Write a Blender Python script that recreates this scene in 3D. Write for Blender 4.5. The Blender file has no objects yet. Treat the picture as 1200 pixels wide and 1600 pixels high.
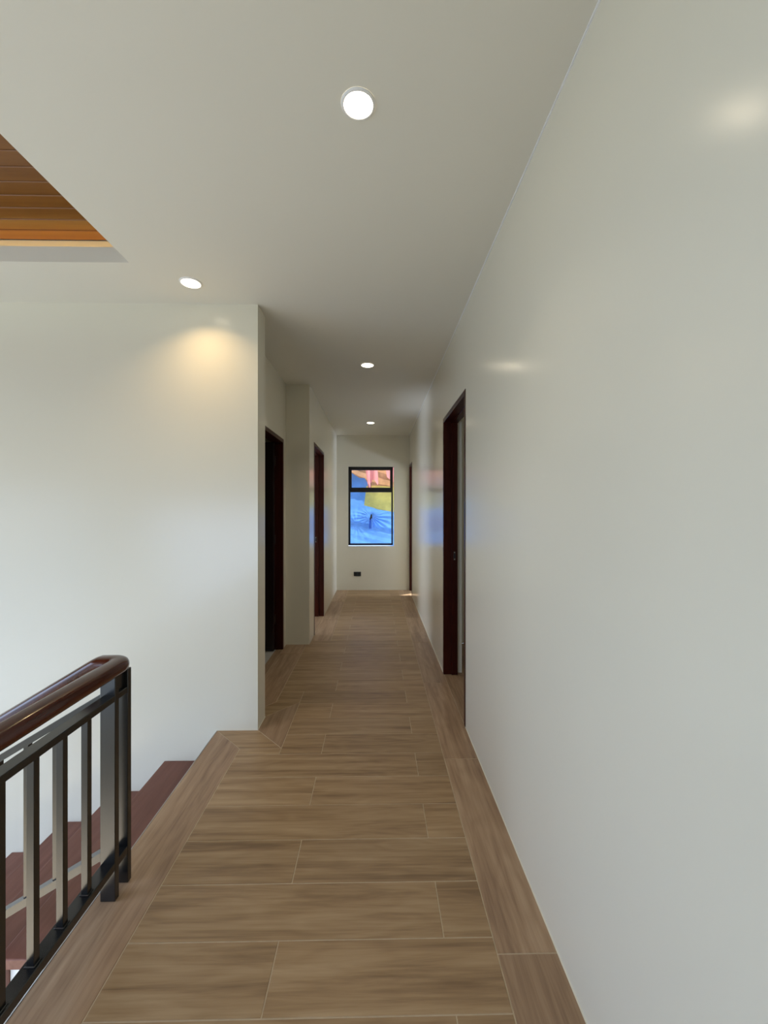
import bpy, bmesh, math, random
from mathutils import Vector, Matrix
from math import sin, cos, pi, radians
random.seed(7)
S = bpy.context.scene
COL = S.collection

# ---------------------------------------------------------------- camera
EYE = 1.35
cam_d = bpy.data.cameras.new('camera')
cam = bpy.data.objects.new('camera', cam_d)
COL.objects.link(cam)
cam_d.sensor_fit = 'VERTICAL'
cam_d.sensor_height = 36.0
cam_d.sensor_width = 27.0
cam_d.lens = 655.0 / 1600.0 * 36.0
cam_d.shift_y = -3.0 / 1600.0
cam_d.clip_start = 0.02
cam.location = (0, 0, EYE)
cam.rotation_euler = (pi / 2, 0, -11.5 / 655.0)
S.camera = cam

# ---------------------------------------------------------------- sky, sun, daylight, fill lamps
S.view_settings.view_transform = 'Standard'
S.view_settings.look = 'None'
S.view_settings.gamma = 1.0
S.view_settings.use_curve_mapping = False
S.view_settings.exposure = 0.0

W = bpy.data.worlds.new('sky')
S.world = W
W.use_nodes = True
W.node_tree.nodes['Background'].inputs['Color'].default_value = (0.62, 0.78, 1.0, 1)
W.node_tree.nodes['Background'].inputs['Strength'].default_value = 2.0

def sun(direction, strength, color, angle=0.6):
    d = bpy.data.lights.new('sun', 'SUN')
    d.energy = strength; d.color = color; d.angle = radians(angle)
    o = bpy.data.objects.new('sun', d); COL.objects.link(o)
    o.rotation_euler = Vector(direction).to_track_quat('Z', 'Y').to_euler()
    return o

SUN = (0.60, 0.45, 0.66)
sun(SUN, 14, (1.0, 0.96, 0.88))

def area(name, loc, aim, sx, sy, power, color, spread=180):
    d = bpy.data.lights.new(name, 'AREA')
    d.shape = 'RECTANGLE'; d.size = sx; d.size_y = sy
    d.energy = power; d.color = color; d.spread = radians(spread)
    o = bpy.data.objects.new(name, d); COL.objects.link(o)
    o.location = loc
    o.rotation_euler = Vector(aim).to_track_quat('-Z', 'Z').to_euler()
    return o

# daylight coming in through the tall stairwell window (left, behind the camera)
area('daylight_stairwell', (-4.52, 0.10, 0.60), (1, 0, -0.95), 4.0, 2.2, 77, (0.655, 0.855, 1.25), 112)
# daylight through the wide window behind the viewer, on the stairwell side
area('daylight_behind', (-2.9, -3.52, 0.30), (0, 1, -0.74), 3.0, 2.6, 70, (0.655, 0.855, 1.25), 115)
# added warm fill lamp standing in for light bounced up from the storey below
area('bounce_fill_below', (-2.9, -1.0, -2.70), (0.12, 0.12, 1), 2.6, 3.6, 86, (1.0, 0.80, 0.50))
# daylight through the window of the room behind the far left doorway
area('daylight_left_room', (-3.35, 4.95, 0.85), (1, 0, 0.50), 1.1, 1.5, 102, (0.82, 0.96, 1.25))
# added weak fill lamp in the windowless room behind the right doorway
area('right_room_fill', (3.02, 2.9, 1.3), (-1, 0, 0), 0.9, 1.0, 4, (0.93, 0.98, 1.0))
# daylight through the window of the room behind the far right doorway
area('daylight_bath_room', (3.02, 6.75, 1.1), (-1, 0, 0.50), 0.5, 1.4, 135, (0.82, 0.96, 1.25))
# warm LED strip lying in the ceiling cove
area('cove_strip', (-2.45, 2.322, 2.742), (0, 0.25, 1), 2.5, 0.010, 1.45, (1.0, 0.70, 0.22))

# ---------------------------------------------------------------- materials
def mat(name, base, rough=0.5, spec=0.5, metal=0.0, coat=0.0, bump=None, var=None):
    m = bpy.data.materials.new(name); m.use_nodes = True
    nt = m.node_tree; b = nt.nodes['Principled BSDF']
    b.inputs['Base Color'].default_value = (*base, 1)
    b.inputs['Roughness'].default_value = rough
    b.inputs['Specular IOR Level'].default_value = spec
    b.inputs['Metallic'].default_value = metal
    b.inputs['Coat Weight'].default_value = coat
    b.inputs['Coat Roughness'].default_value = 0.08
    tc = nt.nodes.new('ShaderNodeTexCoord')
    if var:
        scale, amt = var
        n = nt.nodes.new('ShaderNodeTexNoise'); n.inputs['Scale'].default_value = scale
        n.inputs['Detail'].default_value = 4
        nt.links.new(tc.outputs['Object'], n.inputs['Vector'])
        r = nt.nodes.new('ShaderNodeValToRGB')
        r.color_ramp.elements[0].position = 0.3; r.color_ramp.elements[1].position = 0.7
        r.color_ramp.elements[0].color = (*[c * (1 - amt) for c in base], 1)
        r.color_ramp.elements[1].color = (*[min(1, c * (1 + amt)) for c in base], 1)
        nt.links.new(n.outputs['Fac'], r.inputs['Fac'])
        nt.links.new(r.outputs['Color'], b.inputs['Base Color'])
    if bump:
        scale, st, dist = bump
        n = nt.nodes.new('ShaderNodeTexNoise'); n.inputs['Scale'].default_value = scale
        n.inputs['Detail'].default_value = 3
        nt.links.new(tc.outputs['Object'], n.inputs['Vector'])
        bp = nt.nodes.new('ShaderNodeBump'); bp.inputs['Strength'].default_value = st
        bp.inputs['Distance'].default_value = dist
        nt.links.new(n.outputs['Fac'], bp.inputs['Height'])
        nt.links.new(bp.outputs['Normal'], b.inputs['Normal'])
    return m

def emit(name, color, strength):
    m = bpy.data.materials.new(name); m.use_nodes = True
    nt = m.node_tree; nt.nodes.clear()
    o = nt.nodes.new('ShaderNodeOutputMaterial'); e = nt.nodes.new('ShaderNodeEmission')
    e.inputs['Color'].default_value = (*color, 1); e.inputs['Strength'].default_value = strength
    nt.links.new(e.outputs[0], o.inputs[0])
    return m

def wood(name, dark, mid, light, along, rough=0.42, spec=0.45, coat=0.0, freq=1.0, contrast=1.0):
    """wood grain running along local axis 0 (x), 1 (y) or 2 (z); each object gets its own cut of the log"""
    m = bpy.data.materials.new(name); m.use_nodes = True
    nt = m.node_tree; L = nt.links; N = nt.nodes; b = N['Principled BSDF']
    tc = N.new('ShaderNodeTexCoord'); oi = N.new('ShaderNodeObjectInfo')
    mul = N.new('ShaderNodeVectorMath'); mul.operation = 'SCALE'
    comb = N.new('ShaderNodeCombineXYZ')
    m1 = N.new('ShaderNodeMath'); m1.operation = 'MULTIPLY'; m1.inputs[1].default_value = 37.0
    m2 = N.new('ShaderNodeMath'); m2.operation = 'MULTIPLY'; m2.inputs[1].default_value = 91.0
    L.new(oi.outputs['Random'], m1.inputs[0]); L.new(oi.outputs['Random'], m2.inputs[0])
    L.new(m1.outputs[0], comb.inputs[0]); L.new(m2.outputs[0], comb.inputs[1]); L.new(m1.outputs[0], comb.inputs[2])
    add = N.new('ShaderNodeVectorMath'); add.operation = 'ADD'
    L.new(tc.outputs['Object'], add.inputs[0]); L.new(comb.outputs[0], add.inputs[1])
    def stretched(lo, hi):
        mp = N.new('ShaderNodeMapping'); sc = [hi * freq] * 3; sc[along] = lo * freq
        mp.inputs['Scale'].default_value = sc
        L.new(add.outputs[0], mp.inputs['Vector']); return mp
    a = stretched(0.85, 13.0)
    n1 = N.new('ShaderNodeTexNoise'); n1.inputs['Scale'].default_value = 1.0
    n1.inputs['Detail'].default_value = 5; n1.inputs['Roughness'].default_value = 0.62
    n1.inputs['Distortion'].default_value = 0.55
    L.new(a.outputs[0], n1.inputs['Vector'])
    c = stretched(3.0, 70.0)
    n2 = N.new('ShaderNodeTexNoise'); n2.inputs['Scale'].default_value = 1.0; n2.inputs['Detail'].default_value = 3
    L.new(c.outputs[0], n2.inputs['Vector'])
    # annual rings bending round knots
    k = stretched(1.5, 6.5)
    w = N.new('ShaderNodeTexNoise'); w.inputs['Scale'].default_value = 1.0; w.inputs['Detail'].default_value = 1.5
    L.new(k.outputs[0], w.inputs['Vector'])
    ring = N.new('ShaderNodeMath'); ring.operation = 'MULTIPLY'; ring.inputs[1].default_value = 42.0
    L.new(w.outputs['Fac'], ring.inputs[0])
    sn = N.new('ShaderNodeMath'); sn.operation = 'SINE'; L.new(ring.outputs[0], sn.inputs[0])
    s1 = N.new('ShaderNodeMath'); s1.operation = 'MULTIPLY'; s1.inputs[1].default_value = 0.030 * contrast
    L.new(sn.outputs[0], s1.inputs[0])
    s2 = N.new('ShaderNodeMath'); s2.operation = 'MULTIPLY_ADD'; s2.inputs[1].default_value = 0.28 * contrast
    s2.inputs[2].default_value = -0.14 * contrast
    L.new(n2.outputs['Fac'], s2.inputs[0])
    t = N.new('ShaderNodeMath'); t.operation = 'ADD'; L.new(n1.outputs['Fac'], t.inputs[0]); L.new(s1.outputs[0], t.inputs[1])
    t2 = N.new('ShaderNodeMath'); t2.operation = 'ADD'; L.new(t.outputs[0], t2.inputs[0]); L.new(s2.outputs[0], t2.inputs[1])
    r = N.new('ShaderNodeValToRGB'); cr = r.color_ramp
    cr.elements[0].position = 0.28; cr.elements[0].color = (*dark, 1)
    cr.elements[1].position = 0.74; cr.elements[1].color = (*light, 1)
    e = cr.elements.new(0.5); e.color = (*mid, 1)
    L.new(t2.outputs[0], r.inputs['Fac'])
    hs = N.new('ShaderNodeHueSaturation')
    vv = N.new('ShaderNodeMath'); vv.operation = 'MULTIPLY_ADD'; vv.inputs[1].default_value = 0.14; vv.inputs[2].default_value = 0.93
    L.new(oi.outputs['Random'], vv.inputs[0]); L.new(vv.outputs[0], hs.inputs['Value'])
    L.new(r.outputs['Color'], hs.inputs['Color'])
    L.new(hs.outputs['Color'], b.inputs['Base Color'])
    b.inputs['Roughness'].default_value = rough; b.inputs['Specular IOR Level'].default_value = spec
    b.inputs['Coat Weight'].default_value = coat; b.inputs['Coat Roughness'].default_value = 0.07
    bp = N.new('ShaderNodeBump'); bp.inputs['Strength'].default_value = 0.08; bp.inputs['Distance'].default_value = 0.002
    L.new(n2.outputs['Fac'], bp.inputs['Height']); L.new(bp.outputs['Normal'], b.inputs['Normal'])
    return m

def cloth(name, base, var_amt=0.12):
    """thin woven plastic sheet that lets the sun behind it shine through"""
    m = mat(name, base, 0.45, 0.4, var=(7.0, var_amt))
    nt = m.node_tree; b = nt.nodes['Principled BSDF']; out = nt.nodes['Material Output']
    tr = nt.nodes.new('ShaderNodeBsdfTranslucent')
    src = b.inputs['Base Color'].links[0].from_socket
    nt.links.new(src, tr.inputs['Color'])
    mx = nt.nodes.new('ShaderNodeMixShader'); mx.inputs[0].default_value = 0.30
    nt.links.new(b.outputs[0], mx.inputs[1]); nt.links.new(tr.outputs[0], mx.inputs[2])
    nt.links.new(mx.outputs[0], out.inputs['Surface'])
    return m

def window_glass(name):
    m = bpy.data.materials.new(name); m.use_nodes = True
    nt = m.node_tree; nt.nodes.clear()
    o = nt.nodes.new('ShaderNodeOutputMaterial'); mx = nt.nodes.new('ShaderNodeMixShader')
    t = nt.nodes.new('ShaderNodeBsdfTransparent'); g = nt.nodes.new('ShaderNodeBsdfGlossy')
    t.inputs['Color'].default_value = (0.97, 0.985, 0.98, 1); g.inputs['Roughness'].default_value = 0.02
    f = nt.nodes.new('ShaderNodeFresnel'); f.inputs['IOR'].default_value = 1.45
    nt.links.new(f.outputs[0], mx.inputs[0]); nt.links.new(t.outputs[0], mx.inputs[1]); nt.links.new(g.outputs[0], mx.inputs[2])
    nt.links.new(mx.outputs[0], o.inputs[0])
    return m

M = {}
M['paint'] = mat('satin_wall_paint', (0.775, 0.732, 0.60), 0.21, 0.5, bump=(160, 0.03, 0.0006), var=(0.9, 0.012))
M['ceiling_paint'] = mat('flat_ceiling_paint', (0.80, 0.765, 0.655), 0.75, 0.25, var=(0.7, 0.012))
M['caulk'] = mat('white_caulk', (0.86, 0.86, 0.84), 0.5, 0.3)
M['cream'] = mat('cream_cove_paint', (0.80, 0.74, 0.60), 0.6, 0.3)
M['tile_x'] = wood('wood_look_tile_across', (0.205, 0.123, 0.060), (0.325, 0.208, 0.106), (0.420, 0.290, 0.162), 0, freq=1.5, contrast=1.2)
M['tile_y'] = wood('wood_look_tile_along', (0.215, 0.130, 0.075), (0.335, 0.215, 0.126), (0.440, 0.305, 0.190), 1, freq=1.5, contrast=1.1)
M['grout'] = mat('tan_grout', (0.50, 0.40, 0.275), 0.8, 0.2, var=(30, 0.1))
M['mahogany'] = wood('dark_mahogany', (0.024, 0.0025, 0.0010), (0.036, 0.0042, 0.0016), (0.050, 0.0070, 0.0028), 2, 0.34, 0.22, 0.0, 1.2)
M['ebony'] = wood('dark_door_veneer', (0.006, 0.002, 0.0015), (0.011, 0.004, 0.003), (0.018, 0.007, 0.005), 2, 0.35, 0.4, 0.0, 1.2)
M['rail_wood'] = wood('glossy_handrail_wood', (0.036, 0.0055, 0.0018), (0.060, 0.0100, 0.0034), (0.088, 0.0175, 0.0064), 1, 0.20, 0.42, 0.25, 1.4, 0.7)
M['iron'] = mat('black_satin_iron', (0.006, 0.007, 0.008), 0.24, 0.85, bump=(90, 0.05, 0.001), var=(12, 0.2))
M['tread'] = wood('red_brown_tread', (0.130, 0.048, 0.031), (0.180, 0.071, 0.047), (0.230, 0.098, 0.069), 1, 0.45, 0.35, 0.0, 1.2, 0.5)
M['plank'] = wood('varnished_ceiling_plank', (0.190, 0.072, 0.013), (0.232, 0.092, 0.018), (0.275, 0.113, 0.024), 0, 0.34, 0.4, 0.0, 1.0, 0.5)
M['groove'] = mat('pale_plank_groove', (0.38, 0.22, 0.14), 0.5, 0.4)
M['pale_tile'] = mat('pale_grey_tile', (0.52, 0.50, 0.46), 0.4, 0.4, var=(5, 0.06))
M['black_alu'] = mat('black_aluminium', (0.008, 0.008, 0.009), 0.35, 0.5)
M['steel'] = mat('brushed_steel', (0.45, 0.42, 0.38), 0.3, 0.5, 1.0)
M['bronze'] = mat('dark_bronze', (0.06, 0.04, 0.035), 0.4, 0.5, 0.6)
M['plate'] = mat('dark_grey_plate', (0.035, 0.036, 0.042), 0.3, 0.5)
M['plate_dark'] = mat('black_socket_insert', (0.012, 0.012, 0.014), 0.35, 0.5)
M['lamp_rim'] = mat('white_lamp_rim', (0.85, 0.84, 0.81), 0.4, 0.4)
M['lamp'] = emit('lamp_diffuser_neutral', (1.0, 0.85, 0.62), 18)
M['lamp_warm'] = emit('lamp_diffuser_warm', (1.0, 0.84, 0.58), 5)
M['glass'] = window_glass('window_glass')
M['blue'] = cloth('blue_tarpaulin', (0.13, 0.34, 0.82))
M['yellow'] = cloth('yellow_tarpaulin', (0.90, 0.76, 0.22))
M['brown'] = cloth('brown_tarpaulin', (0.50, 0.27, 0.14), 0.2)
M['pink'] = cloth('pink_cloth', (0.90, 0.36, 0.38))
M['rope'] = mat('dark_rope', (0.02, 0.02, 0.025), 0.8, 0.2)
M['concrete'] = mat('grey_concrete', (0.40, 0.39, 0.37), 0.85, 0.2, var=(3, 0.15))

# ---------------------------------------------------------------- helpers
def props(o, label=None, cat=None, group=None, kind=None):
    if label: o['label'] = label
    if cat: o['category'] = cat
    if group: o['group'] = group
    if kind: o['kind'] = kind
    return o

def empty(name, loc, **k):
    o = bpy.data.objects.new(name, None); COL.objects.link(o)
    o.location = loc; o.empty_display_size = 0.1
    return props(o, **k)

def link(name, bm, m, parent=None, origin=None, smooth=False, **k):
    """bm in world coordinates -> object with its origin at `origin` (default: bottom centre of its box)"""
    vs = [v.co for v in bm.verts]
    if origin is None:
        lo = [min(v[i] for v in vs) for i in range(3)]; hi = [max(v[i] for v in vs) for i in range(3)]
        origin = ((lo[0] + hi[0]) / 2, (lo[1] + hi[1]) / 2, lo[2])
    origin = Vector(origin)
    bmesh.ops.translate(bm, verts=bm.verts, vec=-origin)
    bmesh.ops.recalc_face_normals(bm, faces=bm.faces)
    me = bpy.data.meshes.new(name); bm.to_mesh(me); bm.free()
    me.materials.append(m)
    if smooth:
        for p in me.polygons: p.use_smooth = True
    o = bpy.data.objects.new(name, me); COL.objects.link(o)
    if parent is not None:
        o.parent = parent
        o.location = origin - parent_loc(parent)
    else:
        o.location = origin
    return props(o, **k)

def parent_loc(p):
    v = Vector(p.location)
    while p.parent is not None:
        p = p.parent; v += Vector(p.location)
    return v

def box(bm, x0, x1, y0, y1, z0, z1, bev=0.0, seg=1):
    xs, ys, zs = sorted((x0, x1)), sorted((y0, y1)), sorted((z0, z1))
    v = [bm.verts.new((x, y, z)) for x in xs for y in ys for z in zs]
    F = [(0, 1, 3, 2), (4, 6, 7, 5), (0, 4, 5, 1), (2, 3, 7, 6), (0, 2, 6, 4), (1, 5, 7, 3)]
    fs = [bm.faces.new([v[i] for i in f]) for f in F]
    if bev:
        es = list({e for f in fs for e in f.edges})
        bmesh.ops.bevel(bm, geom=es, offset=bev, segments=seg, affect='EDGES', profile=0.5)

def boxobj(name, dims, m, parent=None, bev=0.0, seg=1, **k):
    bm = bmesh.new(); box(bm, *dims, bev, seg)
    return link(name, bm, m, parent, **k)

def boxes(name, lst, m, parent=None, **k):
    bm = bmesh.new()
    for d in lst: box(bm, *d)
    return link(name, bm, m, parent, **k)

def slab(bm, poly, z0, z1, ch=0.0015):
    """convex polygon (x, y) raised from z0 to z1 with a small chamfer round the top"""
    n = len(poly); P = [Vector(p) for p in poly]
    ar = sum(P[i].x * P[(i + 1) % n].y - P[(i + 1) % n].x * P[i].y for i in range(n))
    if ar < 0: P.reverse()
    ins = []
    for i in range(n):
        a, b, c = P[i - 1], P[i], P[(i + 1) % n]
        d1 = (b - a).normalized(); d2 = (c - b).normalized()
        n1 = Vector((-d1.y, d1.x)); n2 = Vector((-d2.y, d2.x))
        bis = n1 + n2; bis /= max(1e-6, bis.dot(n1)); ins.append(b + bis * ch)
    r0 = [bm.verts.new((p.x, p.y, z0)) for p in P]
    r1 = [bm.verts.new((p.x, p.y, z1 - ch)) for p in P]
    r2 = [bm.verts.new((p.x, p.y, z1)) for p in ins]
    for i in range(n):
        j = (i + 1) % n
        bm.faces.new((r0[i], r0[j], r1[j], r1[i])); bm.faces.new((r1[i], r1[j], r2[j], r2[i]))
    bm.faces.new(r2); bm.faces.new(list(reversed(r0)))

def lathe(bm, prof, c, seg=48, axis='z'):
    """profile [(r, h)] turned about a vertical axis through c"""
    rings = []
    for r, h in prof:
        if r < 1e-6: rings.append([bm.verts.new((c[0], c[1], c[2] + h))])
        else: rings.append([bm.verts.new((c[0] + r * cos(2 * pi * i / seg), c[1] + r * sin(2 * pi * i / seg), c[2] + h)) for i in range(seg)])
    for a, b in zip(rings, rings[1:]):
        for i in range(seg):
            j = (i + 1) % seg
            if len(a) == 1 and len(b) == 1: continue
            if len(a) == 1: bm.faces.new((a[0], b[j], b[i]))
            elif len(b) == 1: bm.faces.new((a[i], a[j], b[0]))
            else: bm.faces.new((a[i], a[j], b[j], b[i]))

# ---------------------------------------------------------------- setting: dimensions
XR, XR2 = 0.553, 0.708         # right wall, its room side
XF = -0.977                    # edge of the landing above the stairs
YW, YW2 = 2.585, 2.752         # wall at the head of the stairs
XC = -0.729                    # its free end
XREC = -0.91                   # recessed wall with the first left doorway
YCOL = 4.225                   # face of the wall nib beyond it
XL = -0.675                    # left wall of the far passage
YE = 7.08                      # end wall
ZC = 2.612                     # ceiling
YB = -3.6                      # wall behind the camera
XS = -4.6                      # stairwell outer wall
ZL = -2.75                     # lower floor
ZR = 3.35                      # roof slab

def wall(name, lst, label, m=None):
    return props(boxes(name, lst, m or M['paint']), label=label, cat='wall', kind='structure')

D3 = (2.597, 3.470, 2.105)     # doorways: y0, y1, height
D4 = (6.535, 7.060, 2.105)
D1 = (3.270, 4.112, 2.040)
D2 = (4.533, 5.378, 2.085)

wall('wall_right', [
    (XR, XR2, YB, D3[0], 0, ZC), (XR, XR2, D3[0], D3[1], D3[2], ZC), (XR, XR2, D3[1], D4[0], 0, ZC),
    (XR, 0.66, D4[0], D4[1], D4[2], ZC), (XR, 0.66, D4[1], YE, 0, ZC)],
    'long off-white wall along the right side of the hallway')
wall('wall_left', [(XS, XC, YW, YW2, ZL, ZR)],
     'broad off-white wall facing the viewer at the head of the stairs')
wall('wall_left_recess', [
    (XREC, -1.012, YW2, D1[0], 0, ZC), (XREC, -1.012, D1[0], D1[1], D1[2], ZC), (XREC, -1.012, D1[1], YCOL, 0, ZC)],
    'set-back left wall holding the black doorway')
wall('wall_left_far', [
    (-1.012, XL, YCOL, D2[0], 0, ZC), (-0.795, XL, D2[0], D2[1], D2[2], ZC), (-0.795, XL, D2[1], YE, 0, ZC)],
    'left wall of the far passage with the red-brown doorway')
WX0, WX1, WZ0, WZ1 = -0.477, 0.292, 0.739, 2.082
SX0, SX1, SZ0, SZ1 = 0.96, 1.65, 0.46, 0.895  # unseen opening added low in the wall to let in a sun strip
wall('wall_far', [
    (-3.5, WX0, YE, YE + 0.16, 0, ZC), (WX0, WX1, YE, YE + 0.16, 0, WZ0), (WX0, WX1, YE, YE + 0.16, WZ1, ZC),
    (WX1, SX0, YE, YE + 0.16, 0, ZC), (SX0, SX1, YE, YE + 0.16, 0, SZ0), (SX0, SX1, YE, YE + 0.16, SZ1, ZC), (SX1, 3.2, YE, YE + 0.16, 0, ZC)],
    'end wall of the hallway with the black framed window')
wall('wall_near', [(XS, XR2, YB - 0.15, YB, ZL, -1.45), (XS, XR2, YB - 0.15, YB, 1.65, ZR), (XS, -4.45, YB - 0.15, YB, -1.45, 1.65), (-1.35, XR2, YB - 0.15, YB, -1.45, 1.65)], 'wall behind the viewer')
# stairwell outer wall with its tall window opening
wall('wall_stairwell', [
    (XS - 0.15, XS, YB, -1.9, ZL, ZR), (XS - 0.15, XS, 2.1, YW, ZL, ZR),
    (XS - 0.15, XS, -1.9, 2.1, ZL, -1.45), (XS - 0.15, XS, -1.9, 2.1, 1.65, ZR)],
    'outer wall of the stairwell with a tall window opening')
wall('wall_lower', [(-0.955, -0.80, YB, 1.44, ZL, -0.02)], 'off-white wall below the landing edge')
# rooms off the hallway
wall('wall_right_room', [
    (XR2, 3.1, 4.236, 4.34, 0, ZC), (3.05, 3.15, 1.4, 4.236, 0, ZC), (XR2, 3.1, 1.3, 1.4, 0, ZC)],
    'grey-white wall seen through the right doorway')
wall('wall_bath_room', [(0.66, 3.1, 5.5, 5.6, 0, ZC), (3.05, 3.15, 5.6, YE, 0, ZC)], 'walls of the room behind the far right doorway')
wall('wall_dark_room', [(-2.7, -2.6, YW2, YCOL, 0, ZC), (-2.7, -1.012, YCOL, YCOL + 0.1, 0, ZC)], 'walls of the dark room behind the black doorway')
wall('wall_left_room', [(-3.5, -3.4, 4.325, YE, 0, ZC), (-3.4, -2.6, 4.24, 4.325, 0, ZC)], 'walls of the room behind the red-brown doorway')

# ceiling with the coffer opening over the stairs
CX0, CX1, CY0, CY1 = -3.9, -1.262, -1.7, 2.161
ZL2 = ZC + 0.079
props(boxes('ceiling', [
    (CX1, XR2, YB, YW, ZC, ZL2), (XS, CX0, YB, YW, ZC, ZL2), (CX0, CX1, YB, CY0, ZC, ZL2), (CX0, CX1, CY1, YW, ZC, ZL2),
    (-3.5, 3.15, YW, YE + 0.16, ZC, ZL2), (XR2, 3.15, 1.3, YW, ZC, ZL2)], M['ceiling_paint']),
    label='flat white ceiling with a rectangular coffer opening', cat='ceiling', kind='structure')
props(boxes('roof', [(XS - 0.3, 3.3, YB - 0.3, 8.90, ZR, ZR + 0.12), (XR2, 3.15, YB - 0.1, 1.3, 0, ZC)], M['concrete']), label='unseen roof slab above the ceiling, eave lengthened to block the sun', cat='roof', kind='structure')  # eave past the end wall added to keep sun out of the window

# cove: back walls, hidden upstand added to cut the strip light, plank ceiling
cof = props(empty('ceiling_coffer', ((CX0 + CX1) / 2, (CY0 + CY1) / 2, ZL2)), label='recessed coffer of brown planks with a lit cream cove', cat='ceiling coffer', kind='structure')
ZP = 2.850
g = 0.204
boxes('cove_wall', [
    (CX0 - g - 0.03, CX1 + g + 0.03, CY1 + g, CY1 + g + 0.03, ZL2, ZP), (CX0 - g - 0.03, CX1 + g + 0.03, CY0 - g - 0.03, CY0 - g, ZL2, ZP),
    (CX0 - g - 0.03, CX0 - g, CY0 - g, CY1 + g, ZL2, ZP), (CX1 + g, CX1 + g + 0.03, CY0 - g, CY1 + g, ZL2, ZP)], M['cream'], cof)
boxes('cove_light_baffle', [
    (CX0 - 0.15, CX1 + 0.15, 2.292, 2.300, ZL2, 2.760), (CX0 - 0.15, CX1 + 0.15, CY0 - 0.14, CY0 - 0.132, ZL2, 2.760),
    (CX0 - 0.15, CX0 - 0.142, CY0, CY1, ZL2, 2.760), (CX1 + 0.142, CX1 + 0.15, CY0, CY1, ZL2, 2.760)], M['cream'], cof)
boxobj('plank_backing', (CX0 - g, CX1 + g, CY0 - g, CY1 + g, ZP + 0.006, ZP + 0.03), M['groove'], cof)
pitch = 0.0838
y = CY1 + g - 0.0055
k = 0
plank_me = None
while y - pitch > CY0 - g:
    if plank_me is None:
        bm = bmesh.new()
        xa, xb, ya, yb, c = CX0 - g, CX1 + g, -pitch + 0.004, 0.0, 0.003
        pr = [(ya, ZP + 0.012), (ya, ZP + c), (ya + c, ZP), (yb - c, ZP), (yb, ZP + c), (yb, ZP + 0.012)]
        A = [bm.verts.new((xa, a, b)) for a, b in pr]; B = [bm.verts.new((xb, a, b)) for a, b in pr]
        for i in range(6):
            j = (i + 1) % 6; bm.faces.new((A[i], A[j], B[j], B[i]))
        bm.faces.new(A); bm.faces.new(list(reversed(B)))
        o = link('plank', bm, M['plank'], cof, origin=((xa + xb) / 2, 0, ZP))
        plank_me = o
        o.location.y = y - cof.location.y
        base = o.location.copy()
    else:
        o = plank_me.copy(); COL.objects.link(o); o.parent = cof
        o.location = (base.x, y - cof.location.y, base.z)
    y -= pitch; k += 1

# ---------------------------------------------------------------- floor of single tiles
fl = props(empty('floor', (0, 3.0, 0)), label='wood-look tiled hallway floor with a mitred border', cat='floor', kind='structure')
boxes('grout_bed', [
    (XF + 0.004, XR + 0.08, YB, YW, -0.14, -0.0012), (XREC - 0.066, XR + 0.08, YW, YCOL, -0.14, -0.0012),
    (XL - 0.12, XR + 0.08, YCOL, YE + 0.02, -0.14, -0.0012)], M['grout'], fl)
GAP = 0.0017
def tile(poly, m):
    n = len(poly)
    P = [Vector(p) for p in poly]
    ar = sum(P[i].x * P[(i + 1) % n].y - P[(i + 1) % n].x * P[i].y for i in range(n))
    if ar < 0: P.reverse()
    q = []
    for i in range(n):
        a, b, c = P[i - 1], P[i], P[(i + 1) % n]
        d1 = (b - a).normalized(); d2 = (c - b).normalized()
        n1 = Vector((-d1.y, d1.x)); n2 = Vector((-d2.y, d2.x)); bis = n1 + n2
        q.append(b + bis / bis.dot(n1) * GAP)
    bm = bmesh.new()
    slab(bm, [(p.x, p.y) for p in q], -0.010, random.uniform(-0.0002, 0.0002), 0.0010)
    cx = sum(p.x for p in q) / n; cy = sum(p.y for p in q) / n
    return link('floor_tile', bm, m, fl, origin=(cx, cy, 0))
RX = 0.367                       # inner edge of the right border
BL = -0.776                      # inner edge of the border along the stairs
BY = 2.387                       # border below the stair-head wall
HX = -0.541                      # border past the wall end
HY = 2.958
RECX = -0.707
FX = -0.475
def row_left(ya, yb):
    mid = (ya + yb) / 2
    if mid < BY: return BL
    if mid < HY: return HX
    if mid < YCOL + 0.1: return RECX
    return FX
pit = 0.2018
k = -8
while True:
    ya, yb = 1.118 + pit * k, 1.118 + pit * (k + 1)
    if ya >= YE: break
    yb = min(yb, YE)
    cuts = sorted([c for c in (BY, HY, YCOL - 0.0) if ya + 0.015 < c < yb - 0.015])
    bands = [ya] + cuts + [yb]
    joint = -0.307 if k % 2 == 0 else 0.2125
    for a, b in zip(bands, bands[1:]):
        L0 = row_left(a, b)
        # the whole row keeps the narrower left limit; the sliver beside the border is cut separately
        spans = []
        xs = [L0] + [x for x in (joint - 1.0, joint) if L0 + 0.02 < x < RX - 0.02] + [RX]
        if len(bands) > 2:
            main = max(row_left(p, q) for p, q in zip(bands, bands[1:]))
            if L0 < main - 0.01:
                tile([(L0, a), (main, a), (main, b), (L0, b)], M['tile_x'])
            continue
        for p, q in zip(xs, xs[1:]):
            tile([(p, a), (q, a), (q, b), (p, b)], M['tile_x'])
    if len(bands) > 2:
        main = max(row_left(p, q) for p, q in zip(bands, bands[1:]))
        xs = [main] + [x for x in (joint - 1.0, joint) if main + 0.02 < x < RX - 0.02] + [RX]
        for p, q in zip(xs, xs[1:]):
            tile([(p, ya), (q, ya), (q, yb), (p, yb)], M['tile_x'])
    k += 1
# right border, joints one metre apart; doorway thresholds run on into the rooms
ys = [-0.5, 0.268, 1.269, 2.269, 3.27, 4.272, 5.273, 6.275, YE]
for a, b in zip(ys, ys[1:]):
    tile([(RX, a), (XR, a), (XR, b), (RX, b)], M['tile_y'])
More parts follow.
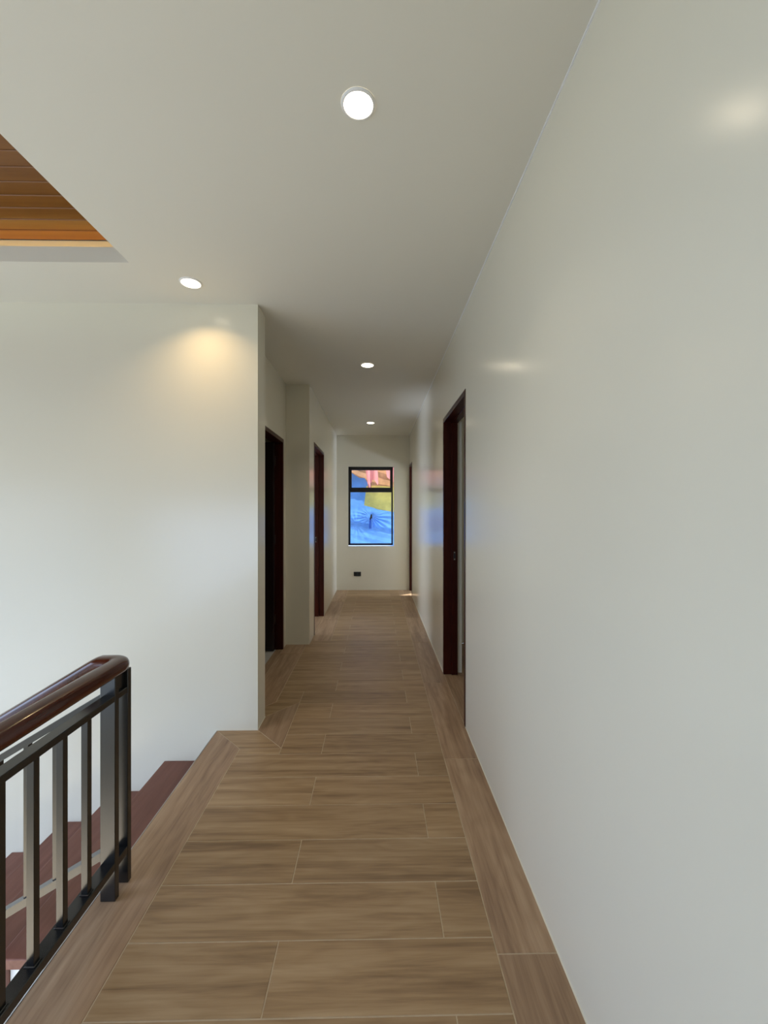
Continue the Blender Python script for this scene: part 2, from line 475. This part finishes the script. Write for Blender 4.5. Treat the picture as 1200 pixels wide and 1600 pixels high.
# border along the stair edge, mitred at the stair-head wall
for a, b in ((-0.5, 0.04), (0.04, 1.04)):
    tile([(XF, a), (BL, a), (BL, b), (XF, b)], M['tile_y'])
tile([(XF, 1.04), (BL, 1.04), (BL, BY), (XF, YW)], M['tile_y'])
tile([(XF, YW), (BL, BY), (HX, BY), (XC, YW)], M['tile_x'])
tile([(XC, YW), (HX, BY), (HX, HY), (XC, YW2)], M['tile_y'])
tile([(XC, YW2), (HX, HY), (RECX, HY), (XREC, YW2)], M['tile_x'])
tile([(XREC, YW2), (RECX, HY), (RECX, 3.95), (XREC, 3.95)], M['tile_y'])
tile([(XREC, 3.95), (RECX, 3.95), (RECX, YCOL), (XREC, YCOL)], M['tile_y'])
tile([(XL, YCOL), (FX, YCOL), (FX, 5.2), (XL, 5.2)], M['tile_y'])
tile([(XL, 5.2), (FX, 5.2), (FX, 6.2), (XL, 6.2)], M['tile_y'])
tile([(XL, 6.2), (FX, 6.2), (FX, YE), (XL, YE)], M['tile_y'])
# thresholds
tile([(XR, D3[0]), (XR + 0.2, D3[0]), (XR + 0.2, D3[1] - 0.04), (XR, D3[1] - 0.04)], M['tile_y'])
tile([(XREC - 0.066, D1[0]), (XREC, D1[0]), (XREC, D1[1]), (XREC - 0.066, D1[1])], M['tile_y'])
tile([(XL - 0.12, D2[0]), (XL, D2[0]), (XL, D2[1]), (XL - 0.12, D2[1])], M['tile_y'])
tile([(XR, D4[0]), (XR + 0.11, D4[0]), (XR + 0.11, YE), (XR, YE)], M['tile_y'])
# room floors
props(boxes('floor_rooms', [(XR + 0.08, 3.1, 1.4, 4.24, -0.14, -0.002), (-3.4, XL - 0.12, 4.325, YE, -0.14, -0.002), (XR + 0.08, 3.1, 5.6, YE, -0.14, -0.002)], M['tile_y']),
      label='wood-look floor of the side rooms', cat='floor', kind='structure')
props(boxes('floor_bath', [(-2.6, XREC - 0.066, YW2, YCOL, -0.14, -0.004)], M['pale_tile']), label='pale grey floor behind the black doorway', cat='floor', kind='structure')
props(boxes('floor_lower', [(XS, -0.955, YB, YW, ZL - 0.1, ZL)], M['pale_tile']), label='pale floor at the foot of the stairs', cat='floor', kind='structure')

# thin white beads: landing edge, caulk line at wall foot and ceiling joint
props(boxes('trim_1', [(XF - 0.002, XF + 0.001, YB, YW, -0.022, 0.0008)], M['pale_tile']), label='thin pale metal bead along the landing edge', cat='trim', kind='structure')
props(boxes('trim_2', [(XR - 0.004, XR, YB, D3[0], ZC - 0.005, ZC), (XR - 0.004, XR, D3[0], YE, ZC - 0.005, ZC)], M['caulk']), label='thin white caulk line where right wall meets ceiling', cat='trim', kind='structure')
props(boxes('trim_3', [(XR - 0.0035, XR, YB, D3[0], 0, 0.0022), (XR - 0.0035, XR, D3[1], D4[0], 0, 0.0022)], M['paint']), label='thin white caulk line at the foot of the right wall', cat='trim', kind='structure')
props(boxes('trim_4', [(XF, XC, YW - 0.003, YW, 0, 0.0022), (XC, XC + 0.003, YW, YW2, 0, 0.0022), (XL, XL + 0.003, D2[1], YE, 0, 0.0022), (XREC, XL, YCOL - 0.003, YCOL, 0, 0.0022)], M['paint']),
      label='thin white caulk line at the foot of the left walls', cat='trim', kind='structure')

# ---------------------------------------------------------------- doorways
def doorframe(name, label, x_hall, x_room, dims, t=0.036, m=None, plate_z=None, proud=0.003):
    y0, y1, h = dims
    m = m or M['mahogany']
    s = 1 if x_room > x_hall else -1
    xa = x_hall - s * proud; xb = x_room + s * proud
    d = props(empty(name, (x_hall, (y0 + y1) / 2, 0)), label=label, cat='doorway', kind='structure')
    far = boxobj('jamb', (xa, xb, y1 - t, y1, 0, h), m, d, 0.0015)
    boxobj('jamb', (xa, xb, y0, y0 + t, 0, h), m, d, 0.0015)
    boxobj('header', (xa, xb, y0 + t, y1 - t, h - t, h), m, d, 0.0015)
    # rebated stop running round the lining
    xs0 = x_hall + s * 0.062; xs1 = xb - s * 0.0005
    boxes('door_stop', [(xs0, xs1, y1 - t - 0.010, y1 - t, 0, h - t), (xs0, xs1, y0 + t, y0 + t + 0.010, 0, h - t),
                        (xs0, xs1, y0 + t + 0.010, y1 - t - 0.010, h - t - 0.010, h - t)], m, d)
    if plate_z:
        px = x_room - s * 0.022
        p = boxobj('strike_plate', (px - 0.010, px + 0.010, y1 - t - 0.0120, y1 - t - 0.010, plate_z - 0.036, plate_z + 0.036), M['bronze'], d, 0.001, label='small dark metal strike plate')
        boxobj('latch_hole', (px - 0.006, px + 0.006, y1 - t - 0.0126, y1 - t - 0.0119, plate_z - 0.016, plate_z + 0.016), M['plate_dark'], p)
        for dz in (-0.028, 0.028):
            bm = bmesh.new()
            bmesh.ops.create_uvsphere(bm, u_segments=10, v_segments=6, radius=0.0045)
            bmesh.ops.scale(bm, vec=(1, 0.4, 1), verts=bm.verts)
            bmesh.ops.translate(bm, vec=(px, y1 - t - 0.0128, plate_z + dz), verts=bm.verts)
            link('screw', bm, M['steel'], p, smooth=True)
    return d
d3 = doorframe('door_1', 'dark mahogany door lining in the near right wall', XR, 0.660, D3, plate_z=0.975)
d4 = doorframe('door_2', 'narrow mahogany door lining at the far right beside the end wall', XR, 0.655, D4)
d2 = doorframe('door_3', 'red-brown door lining in the far left wall', XL, -0.792, D2, plate_z=0.975)
# black doorway with its leaf swung into the dark room
dd = props(empty('door_4', (XREC, (D1[0] + D1[1]) / 2, 0)), label='black doorway in the recessed left wall with its door open inward', cat='doorway', kind='structure')
y0, y1, h = D1; t = 0.036
for ya, yb in ((y1 - t, y1), (y0, y0 + t)):
    boxobj('jamb', (XREC + 0.003, -1.014, ya, yb, 0, h), M['mahogany'], dd, 0.0015)
boxobj('header', (XREC + 0.003, -1.014, y0 + t, y1 - t, h - t, h), M['mahogany'], dd, 0.0015)
leaf = boxobj('door_leaf', (-0.982, -1.745, 4.020, 4.060, 0.008, h - t - 0.006), M['ebony'], dd, 0.0015)
for pz0, pz1 in ((0.16, 0.86), (1.02, 1.88)):
    bm = bmesh.new()
    for xa, xb in ((-1.09, -1.33), (-1.40, -1.64)):
        box(bm, xa, xb, 4.012, 4.0205, pz0, pz1, 0.004)
    link('leaf_panel', bm, M['ebony'], leaf)
bm = bmesh.new(); lathe(bm, [(0.0, 0), (0.026, 0), (0.026, 0.006), (0.010, 0.008), (0.010, 0.035), (0.022, 0.042), (0.027, 0.055), (0.022, 0.066), (0, 0.070)], (0, 0, 0), 20)
bmesh.ops.rotate(bm, cent=(0, 0, 0), matrix=Matrix.Rotation(pi / 2, 3, 'X'), verts=bm.verts)
bmesh.ops.translate(bm, vec=(-1.69, 4.020, 0.97), verts=bm.verts)
link('door_knob', bm, M['bronze'], leaf, smooth=True)
for hz in (0.25, 1.02, 1.78):
    bm = bmesh.new(); lathe(bm, [(0, 0), (0.006, 0), (0.006, 0.09), (0, 0.09)], (-0.980, 4.064, hz), 10)
    link('hinge', bm, M['bronze'], leaf)

# ---------------------------------------------------------------- window at the end
win = props(empty('window_1', ((WX0 + WX1) / 2, YE, WZ0)), label='black framed window with a top awning sash in the end wall', cat='window', kind='structure')
YG = YE + 0.040
fx0, fx1, fz0, fz1 = WX0 + 0.002, WX1 - 0.016, WZ0 + 0.018, WZ1 - 0.001
boxes('window_frame', [
    (fx0, fx0 + 0.030, YG - 0.022, YG + 0.05, fz0, fz1), (fx1 - 0.026, fx1, YG - 0.022, YG + 0.05, fz0, fz1),
    (fx0, fx1, YG - 0.022, YG + 0.05, fz1 - 0.034, fz1), (fx0, fx1, YG - 0.022, YG + 0.05, fz0, fz0 + 0.026)], M['black_alu'], win)
boxobj('transom', (fx0 + 0.03, fx1 - 0.026, YG - 0.024, YG + 0.05, 1.653, 1.710), M['black_alu'], win, 0.002)
boxes('awning_sash', [
    (fx0 + 0.030, fx0 + 0.052, YG - 0.014, YG + 0.02, 1.710, fz1 - 0.034), (fx1 - 0.048, fx1 - 0.026, YG - 0.014, YG + 0.02, 1.710, fz1 - 0.034),
    (fx0 + 0.052, fx1 - 0.048, YG - 0.014, YG + 0.02, 1.710, 1.730), (fx0 + 0.052, fx1 - 0.048, YG - 0.014, YG + 0.02, fz1 - 0.054, fz1 - 0.034)], M['black_alu'], win)
bm = bmesh.new()
box(bm, -0.108, -0.088, YG - 0.036, YG - 0.014, 1.712, 1.728, 0.002)
box(bm, -0.103, -0.093, YG - 0.046, YG - 0.034, 1.712, 1.815, 0.003)
link('window_lever', bm, M['black_alu'], win)
boxobj('upper_pane', (fx0 + 0.05, fx1 - 0.046, YG, YG + 0.005, 1.728, fz1 - 0.052), M['glass'], win)
boxobj('lower_pane', (fx0 + 0.028, fx1 - 0.024, YG + 0.002, YG + 0.007, fz0 + 0.024, 1.655), M['glass'], win)

# ---------------------------------------------------------------- railing (one welded thing)
rl = empty('stair_railing', (-0.925, 1.545, 0), label='black iron railing with a glossy brown wooden handrail beside the stairs', cat='railing')
IR = M['iron']
for ya, yb in ((1.459, 1.482), (1.533, 1.555)):
    boxobj('post', (-0.952, -0.900, ya, yb, 0.0005, 0.775), IR, rl, 0.002)
boxobj('post', (-0.952, -0.900, -0.62, -0.598, 0.0005, 0.775), IR, rl, 0.002)
boxobj('bottom_rail', (-0.945, -0.901, -0.60, 1.5335, 0.107, 0.135), IR, rl, 0.002)
boxobj('top_rail', (-0.942, -0.901, -0.60, 1.5335, 0.689, 0.711), IR, rl, 0.002)
boxobj('end_web', (-0.948, -0.912, 1.482, 1.533, 0.690, 0.772), IR, rl, 0.001)
b0 = None
for i in range(19):
    yy = 1.338 - 0.1035 * i
    if b0 is None:
        b0 = boxobj('baluster', (-0.932, -0.911, yy, yy + 0.0195, 0.134, 0.690), IR, rl, 0.0012); bl = b0.location.copy()
        w0 = boxobj('weld_bead', (-0.936, -0.907, yy - 0.004, yy + 0.0235, 0.1335, 0.1385), IR, b0, 0.002)
    else:
        o = b0.copy(); COL.objects.link(o); o.parent = rl; o.location = (bl.x, bl.y - 0.1035 * i, bl.z)
        w = w0.copy(); COL.objects.link(w); w.parent = o
SL = 0.600
def sloped(bm, x0, x1, y0, y1, zt, th):
    """bar going down the stairs: top at height zt where x = -1.003"""
    f = lambda x: zt + SL * (x + 1.003)
    v = [bm.verts.new((x, yy, f(x) - d)) for x in (x0, x1) for yy in (y0, y1) for d in (th, 0)]
    for q in ((0, 1, 3, 2), (4, 6, 7, 5), (0, 4, 5, 1), (2, 3, 7, 6), (0, 2, 6, 4), (1, 5, 7, 3)):
        bm.faces.new([v[i] for i in q])
XB = -3.20
bm = bmesh.new(); sloped(bm, XB, -0.950, 1.523, 1.560, 0.112, 0.030); link('bottom_rail', bm, IR, rl)
bm = bmesh.new(); sloped(bm, XB, -0.950, 1.523, 1.560, 0.681, 0.026); link('top_rail', bm, IR, rl)
s0 = None
for i in range(21):
    xx = -1.047 - 0.103 * i
    zb = 0.112 + SL * (xx - 0.009 + 1.003)
    if s0 is None:
        s0 = boxobj('baluster', (xx - 0.019, xx, 1.531, 1.550, zb - 0.006, zb + 0.550), IR, rl, 0.0012); sl = s0.location.copy()
    else:
        o = s0.copy(); COL.objects.link(o); o.parent = rl; o.location = (sl.x - 0.103 * i, sl.y, sl.z - 0.103 * SL * i)
NZ = lambda kk: -0.1815 * kk
NX = lambda kk: -0.990 - 0.306 * kk if kk else XF
zt = 0.760 + SL * (XB - 0.025 + 1.003)
boxobj('post', (XB - 0.05, XB, 1.518, 1.564, NZ(7) - 0.18 + 0.0, zt), IR, rl, 0.002)
# handrail swept along landing, round the corner and down the stairs
path = [Vector((-0.925, -0.62, 0.793)), Vector((-0.925, 1.50, 0.793))]
for a in range(1, 7):
    th_ = a / 6 * pi / 2
    path.append(Vector((-0.925 - 0.034 * (1 - cos(th_)), 1.508 + 0.034 * sin(th_), 0.793)))
path += [Vector((-1.000, 1.542, 0.793)), Vector((-1.012, 1.542, 0.789)), Vector((-1.03, 1.542, 0.779)), Vector((XB - 0.1, 1.542, 0.779 + SL * (XB - 0.1 + 1.03)))]
prof = []
HW, HH = 0.035, 0.026
for i in range(24):
    a = 2 * pi * i / 24
    ca, sa = cos(a), sin(a)
    prof.append((math.copysign(abs(ca) ** 0.72, ca) * HW, math.copysign(abs(sa) ** 0.80, sa) * HH))
bm = bmesh.new(); rings = []
for i, p in enumerate(path):
    t1 = (path[i] - path[i - 1]).normalized() if i else (path[1] - path[0]).normalized()
    t2 = (path[i + 1] - path[i]).normalized() if i < len(path) - 1 else t1
    T = (t1 + t2).normalized()
    side = T.cross(Vector((0, 0, 1))).normalized(); up = side.cross(T).normalized()
    rings.append([bm.verts.new(p + side * a + up * b) for a, b in prof])
for A, B in zip(rings, rings[1:]):
    for i in range(24):
        j = (i + 1) % 24; bm.faces.new((A[i], A[j], B[j], B[i]))
bm.faces.new(rings[0]); bm.faces.new(list(reversed(rings[-1])))
link('handrail', bm, M['rail_wood'], rl, smooth=True, label='glossy reddish brown wooden handrail')

# ---------------------------------------------------------------- stairs
st = empty('staircase', (-2.4, 2.0, ZL), label='staircase of reddish brown treads going down along the white wall', cat='stairs')
YS0 = 1.450
NST = 9
# white concrete flight under the treads
bm = bmesh.new()
under = lambda x: -0.60 + 0.593 * (x + 0.956)
for kk in range(1, NST + 1):
    xr = -0.956 if kk == 1 else NX(kk - 1) + 0.030
    xl = NX(kk) + 0.030
    zt_ = NZ(kk) - 0.038
    v = [bm.verts.new(p) for yy in (YS0 + 0.022, YW - 0.001) for p in ((xl, yy, under(xl)), (xr, yy, under(xr)), (xr, yy, zt_), (xl, yy, zt_))]
    for q in ((0, 1, 2, 3), (4, 5, 6, 7), (0, 1, 5, 4), (2, 3, 7, 6), (0, 3, 7, 4), (1, 2, 6, 5)):
        bm.faces.new([v[i] for i in q])
link('flight', bm, M['caulk'], st, label='white painted underside of the stairs')
for kk in range(1, NST + 1):
    xb = NX(kk - 1) + 0.012 if kk > 1 else -0.957
    boxobj('tread', (NX(kk), xb, YS0, YW - 0.001, NZ(kk) - 0.037, NZ(kk)), M['tread'], st, 0.004, 2)
    boxobj('riser', (xb, xb + 0.016, YS0 + 0.004, YW - 0.001, NZ(kk), NZ(kk - 1) - (0.0375 if kk > 1 else 0.142)), M['tread'], st, 0.001)
props(boxes('stair_landing', [(XS, NX(NST) + 0.03, YS0 - 0.05, YW, NZ(NST + 1) - 0.20, NZ(NST + 1))], M['pale_tile']), label='pale half landing below the stairs', cat='landing', kind='structure')

# ---------------------------------------------------------------- recessed lamps
def downlight(x, y, label, warm=False, r=0.053, beam=2.5):
    t_ = empty('downlight', (x, y, ZC - 0.006), label=label, cat='ceiling light', group='round recessed ceiling lights')
    bm = bmesh.new()
    lathe(bm, [(r + 0.007, 0.0058), (r + 0.006, 0.003), (r + 0.003, 0.0006), (r, 0.0), (r - 0.002, 0.0008), (r - 0.002, 0.004)], (x, y, ZC - 0.006), 48)
    link('lamp_rim', bm, M['lamp_rim'], t_, smooth=True)
    bm = bmesh.new()
    lathe(bm, [(r - 0.0015, 0.0020), (r * 0.7, 0.0010), (r * 0.35, 0.0004), (0, 0.0002)], (x, y, ZC - 0.006), 48)
    link('diffuser', bm, M['lamp_warm' if warm else 'lamp'], t_, smooth=True)
    d = bpy.data.lights.new('downlight_beam', 'AREA'); d.shape = 'DISK'; d.size = r * 1.7
    d.energy = beam; d.color = (1.0, 0.70, 0.36) if warm else (1.0, 0.92, 0.80); d.spread = radians(122 if warm else 100)
    lo = bpy.data.objects.new('downlight_beam', d); COL.objects.link(lo); lo.location = (x, y, ZC - 0.0075)
    return t_
downlight(-0.057, 1.304, 'large glowing round ceiling light nearest the viewer', r=0.047, beam=1.3)
downlight(-0.080, 3.645, 'round ceiling light in mid hallway, second from the viewer')
downlight(-0.087, 6.055, 'small-looking round ceiling light nearest the end window')
downlight(-1.031, 2.345, 'warm round ceiling light above the wall at the stair head', True, beam=2.0)

# ---------------------------------------------------------------- socket under the window
so = empty('wall_socket', (-0.324, YE, 0.238), label='dark grey socket plate low on the end wall under the window', cat='socket')
boxobj('cover_plate', (-0.385, -0.264, YE - 0.009, YE - 0.0004, 0.238, 0.310), M['plate'], so, 0.002, 2)
for xx in (-0.352, -0.297):
    mm = boxobj('outlet_module', (xx - 0.021, xx + 0.021, YE - 0.0115, YE - 0.0088, 0.252, 0.296), M['plate_dark'], so, 0.001)
    for dx in (-0.008, 0.008):
        boxobj('slot', (xx + dx - 0.0015, xx + dx + 0.0015, YE - 0.0121, YE - 0.0114, 0.267, 0.281), M['black_alu'], mm)

# ---------------------------------------------------------------- tarpaulins outside the window
CT, ST_ = cos(11.5 / 655.0), sin(11.5 / 655.0)
def sheet(name, m, top, bottom, depth, nu=90, nv=70, disp=None, th=0.003, parent=None, **k):
    """cloth lofted between a top and a bottom edge [(x, z)], hanging at y = depth and creased by disp(u, v, x, z)"""
    def at(line, t):
        L = [0]
        for a, b in zip(line, line[1:]): L.append(L[-1] + math.dist(a, b))
        d = t * L[-1]
        for i in range(len(line) - 1):
            if d <= L[i + 1] or i == len(line) - 2:
                f = (d - L[i]) / max(1e-9, L[i + 1] - L[i])
                return (line[i][0] + (line[i + 1][0] - line[i][0]) * f, line[i][1] + (line[i + 1][1] - line[i][1]) * f)
    bm = bmesh.new(); G = []
    for j in range(nv + 1):
        v = j / nv; row = []
        for i in range(nu + 1):
            u = i / nu
            a, b = at(top, u), at(bottom, u)
            x = a[0] + (b[0] - a[0]) * v; z = a[1] + (b[1] - a[1]) * v
            row.append(bm.verts.new((x, depth + (disp(u, v, x, z) if disp else 0), z)))
        G.append(row)
    for j in range(nv):
        for i in range(nu):
            bm.faces.new((G[j][i], G[j][i + 1], G[j + 1][i + 1], G[j + 1][i]))
    o = link(name, bm, m, parent, smooth=True, **k)
    return o
from mathutils import noise
def nz(x, z, s, seed): return noise.noise(Vector((x * s, z * s, seed)))
def tri(t): return abs((t % 1.0) - 0.5) * 2
KX, KZ = -0.108, 1.225                  # where the blue sheet is bunched and tied
def blue_disp(u, v, x, z):
    dx, dz = x - KX, z - KZ
    r = math.hypot(dx, dz); a = math.atan2(dz, dx)
    fall = math.exp(-r / 0.55)
    fan = 0.0
    if dz < 0.12:
        amp = 0.052 * min(1, r / 0.10) * math.exp(-(r / 0.42) ** 2) * (1 if dz < 0 else max(0, 1 - dz / 0.12))
        fan = amp * tri(a * 3.6 + 0.25 * nz(x, z, 3, 1.0))
    # second gathering at the left
    ex, ez = x + 0.40, z - 1.06
    r2 = math.hypot(ex, ez)
    fan2 = 0.03 * math.exp(-r2 / 0.22) * tri(math.atan2(ez, ex) * 2.4) * min(1, r2 / 0.08)
    # long shallow folds running down to the right, below the knot
    low = max(0, min(1, (1.13 - 0.22 * (x + 0.4) - z) / 0.08))
    run = 0.014 * low * tri((z + 0.24 * x + 0.03 * nz(x, z, 2.2, 5)) * 6.5)
    ledge = -0.06 * low; fan *= 1 - low
    cr = 0.022 * nz(x, z, 3.2, 2) + 0.010 * abs(nz(x, z, 8, 3)) + 0.004 * nz(x, z, 19, 4)
    return fan + fan2 + run + ledge + cr - 0.05 * fall
bt = sheet('blue_tarp', M['blue'],
      [(-2.1, 2.75), (-0.9, 2.35), (-0.52, 2.10), (-0.34, 1.985), (-0.24, 1.985), (-0.13, 1.82), (-0.10, 1.55), (0.03, 1.42), (0.3, 1.37), (2.0, 1.25)],
      [(-2.1, -0.2), (-0.9, -0.2), (-0.4, -0.2), (0.0, -0.2), (0.3, -0.2), (0.8, -0.2), (2.0, -0.2)], 8.30, 240, 190, blue_disp,
      label='blue tarpaulin gathered into folds around a tie outside the window', cat='tarp')
# the tie: a dark bunched knot with two hanging tails of sheet
bm = bmesh.new()
bmesh.ops.create_uvsphere(bm, u_segments=16, v_segments=12, radius=1)
for v in bm.verts:
    w = 0.020 + 0.013 * max(0, -v.co.z)
    v.co = Vector((KX + v.co.x * w + 0.006 * v.co.z, 8.20 + v.co.y * 0.03, KZ - 0.01 + v.co.z * 0.055 + 0.004 * sin(9 * v.co.x)))
link('tie_knot', bm, M['rope'], bt, smooth=True, label='dark bunched knot')
def tail_disp(u, v, x, z): return 0.03 * sin(u * pi * 2.5) + 0.01 * nz(x, z, 9, 7)
sheet('gathered_tail', M['blue'], [(KX - 0.03, KZ - 0.04), (KX + 0.03, KZ - 0.04)], [(KX - 0.045, KZ - 0.25), (KX + 0.045, KZ - 0.23)], 8.185, 26, 20, tail_disp, parent=bt)
def yellow_disp(u, v, x, z): return 0.022 * tri((z + 0.25 * x + 0.06 * nz(x, z, 2.5, 8)) * 5) + 0.02 * nz(x, z, 4, 9) + 0.007 * nz(x, z, 14, 10)
sheet('yellow_tarp', M['yellow'],
      [(-0.20, 1.82), (-0.06, 1.83), (0.15, 1.82), (0.45, 1.78), (1.4, 1.72)],
      [(-0.245, 1.44), (-0.08, 1.40), (0.03, 1.36), (0.14, 1.345), (0.30, 1.315), (0.5, 1.30), (1.4, 1.24)], 8.16, 110, 50, yellow_disp,
      label='yellow tarpaulin lying over the top of the blue tarpaulin', cat='tarp')
def brown_disp(u, v, x, z): return 0.06 * tri((z + 0.45 * x + 0.12 * nz(x, z, 2, 11)) * 4.2) + 0.05 * nz(x, z, 3, 12) + 0.015 * nz(x, z, 11, 13)
sheet('brown_tarp', M['brown'], [(-2.0, 2.42), (2.0, 2.42)], [(-2.0, 1.95), (-0.45, 1.93), (-0.2, 1.90), (0.0, 1.74), (2.0, 1.70)], 8.46, 200, 90, brown_disp,
      label='creased brown sheet hanging behind the pink cloth outside the window', cat='tarp')
def pink_disp(u, v, x, z): return 0.03 * sin(u * 9 + 2 * v) * v + 0.02 * nz(x, z, 6, 14)
pk = sheet('pink_cloth', M['pink'], [(-0.26, 2.45), (0.0, 2.45)],
      [(-0.155, 1.72), (-0.118, 1.745), (-0.105, 1.86), (-0.085, 1.93), (-0.05, 1.94), (-0.01, 1.88), (0.018, 1.83), (0.035, 1.86)], 8.08, 44, 44, pink_disp,
      label='pale pink cloth with two ragged tails hanging at the top of the window', cat='cloth')
sheet('pink_cloth', M['pink'], [(0.12, 2.45), (0.5, 2.45)], [(0.20, 1.99), (0.30, 1.90), (0.42, 1.86)], 8.10, 30, 30, pink_disp,
      label='pink cloth corner hanging at the upper right of the window', cat='cloth')
props(boxes('ledge_outside', [(-3.0, 3.0, YE + 0.16, 9.2, -0.35, -0.2)], M['concrete']), label='concrete ledge outside the end window', cat='ledge', kind='structure')
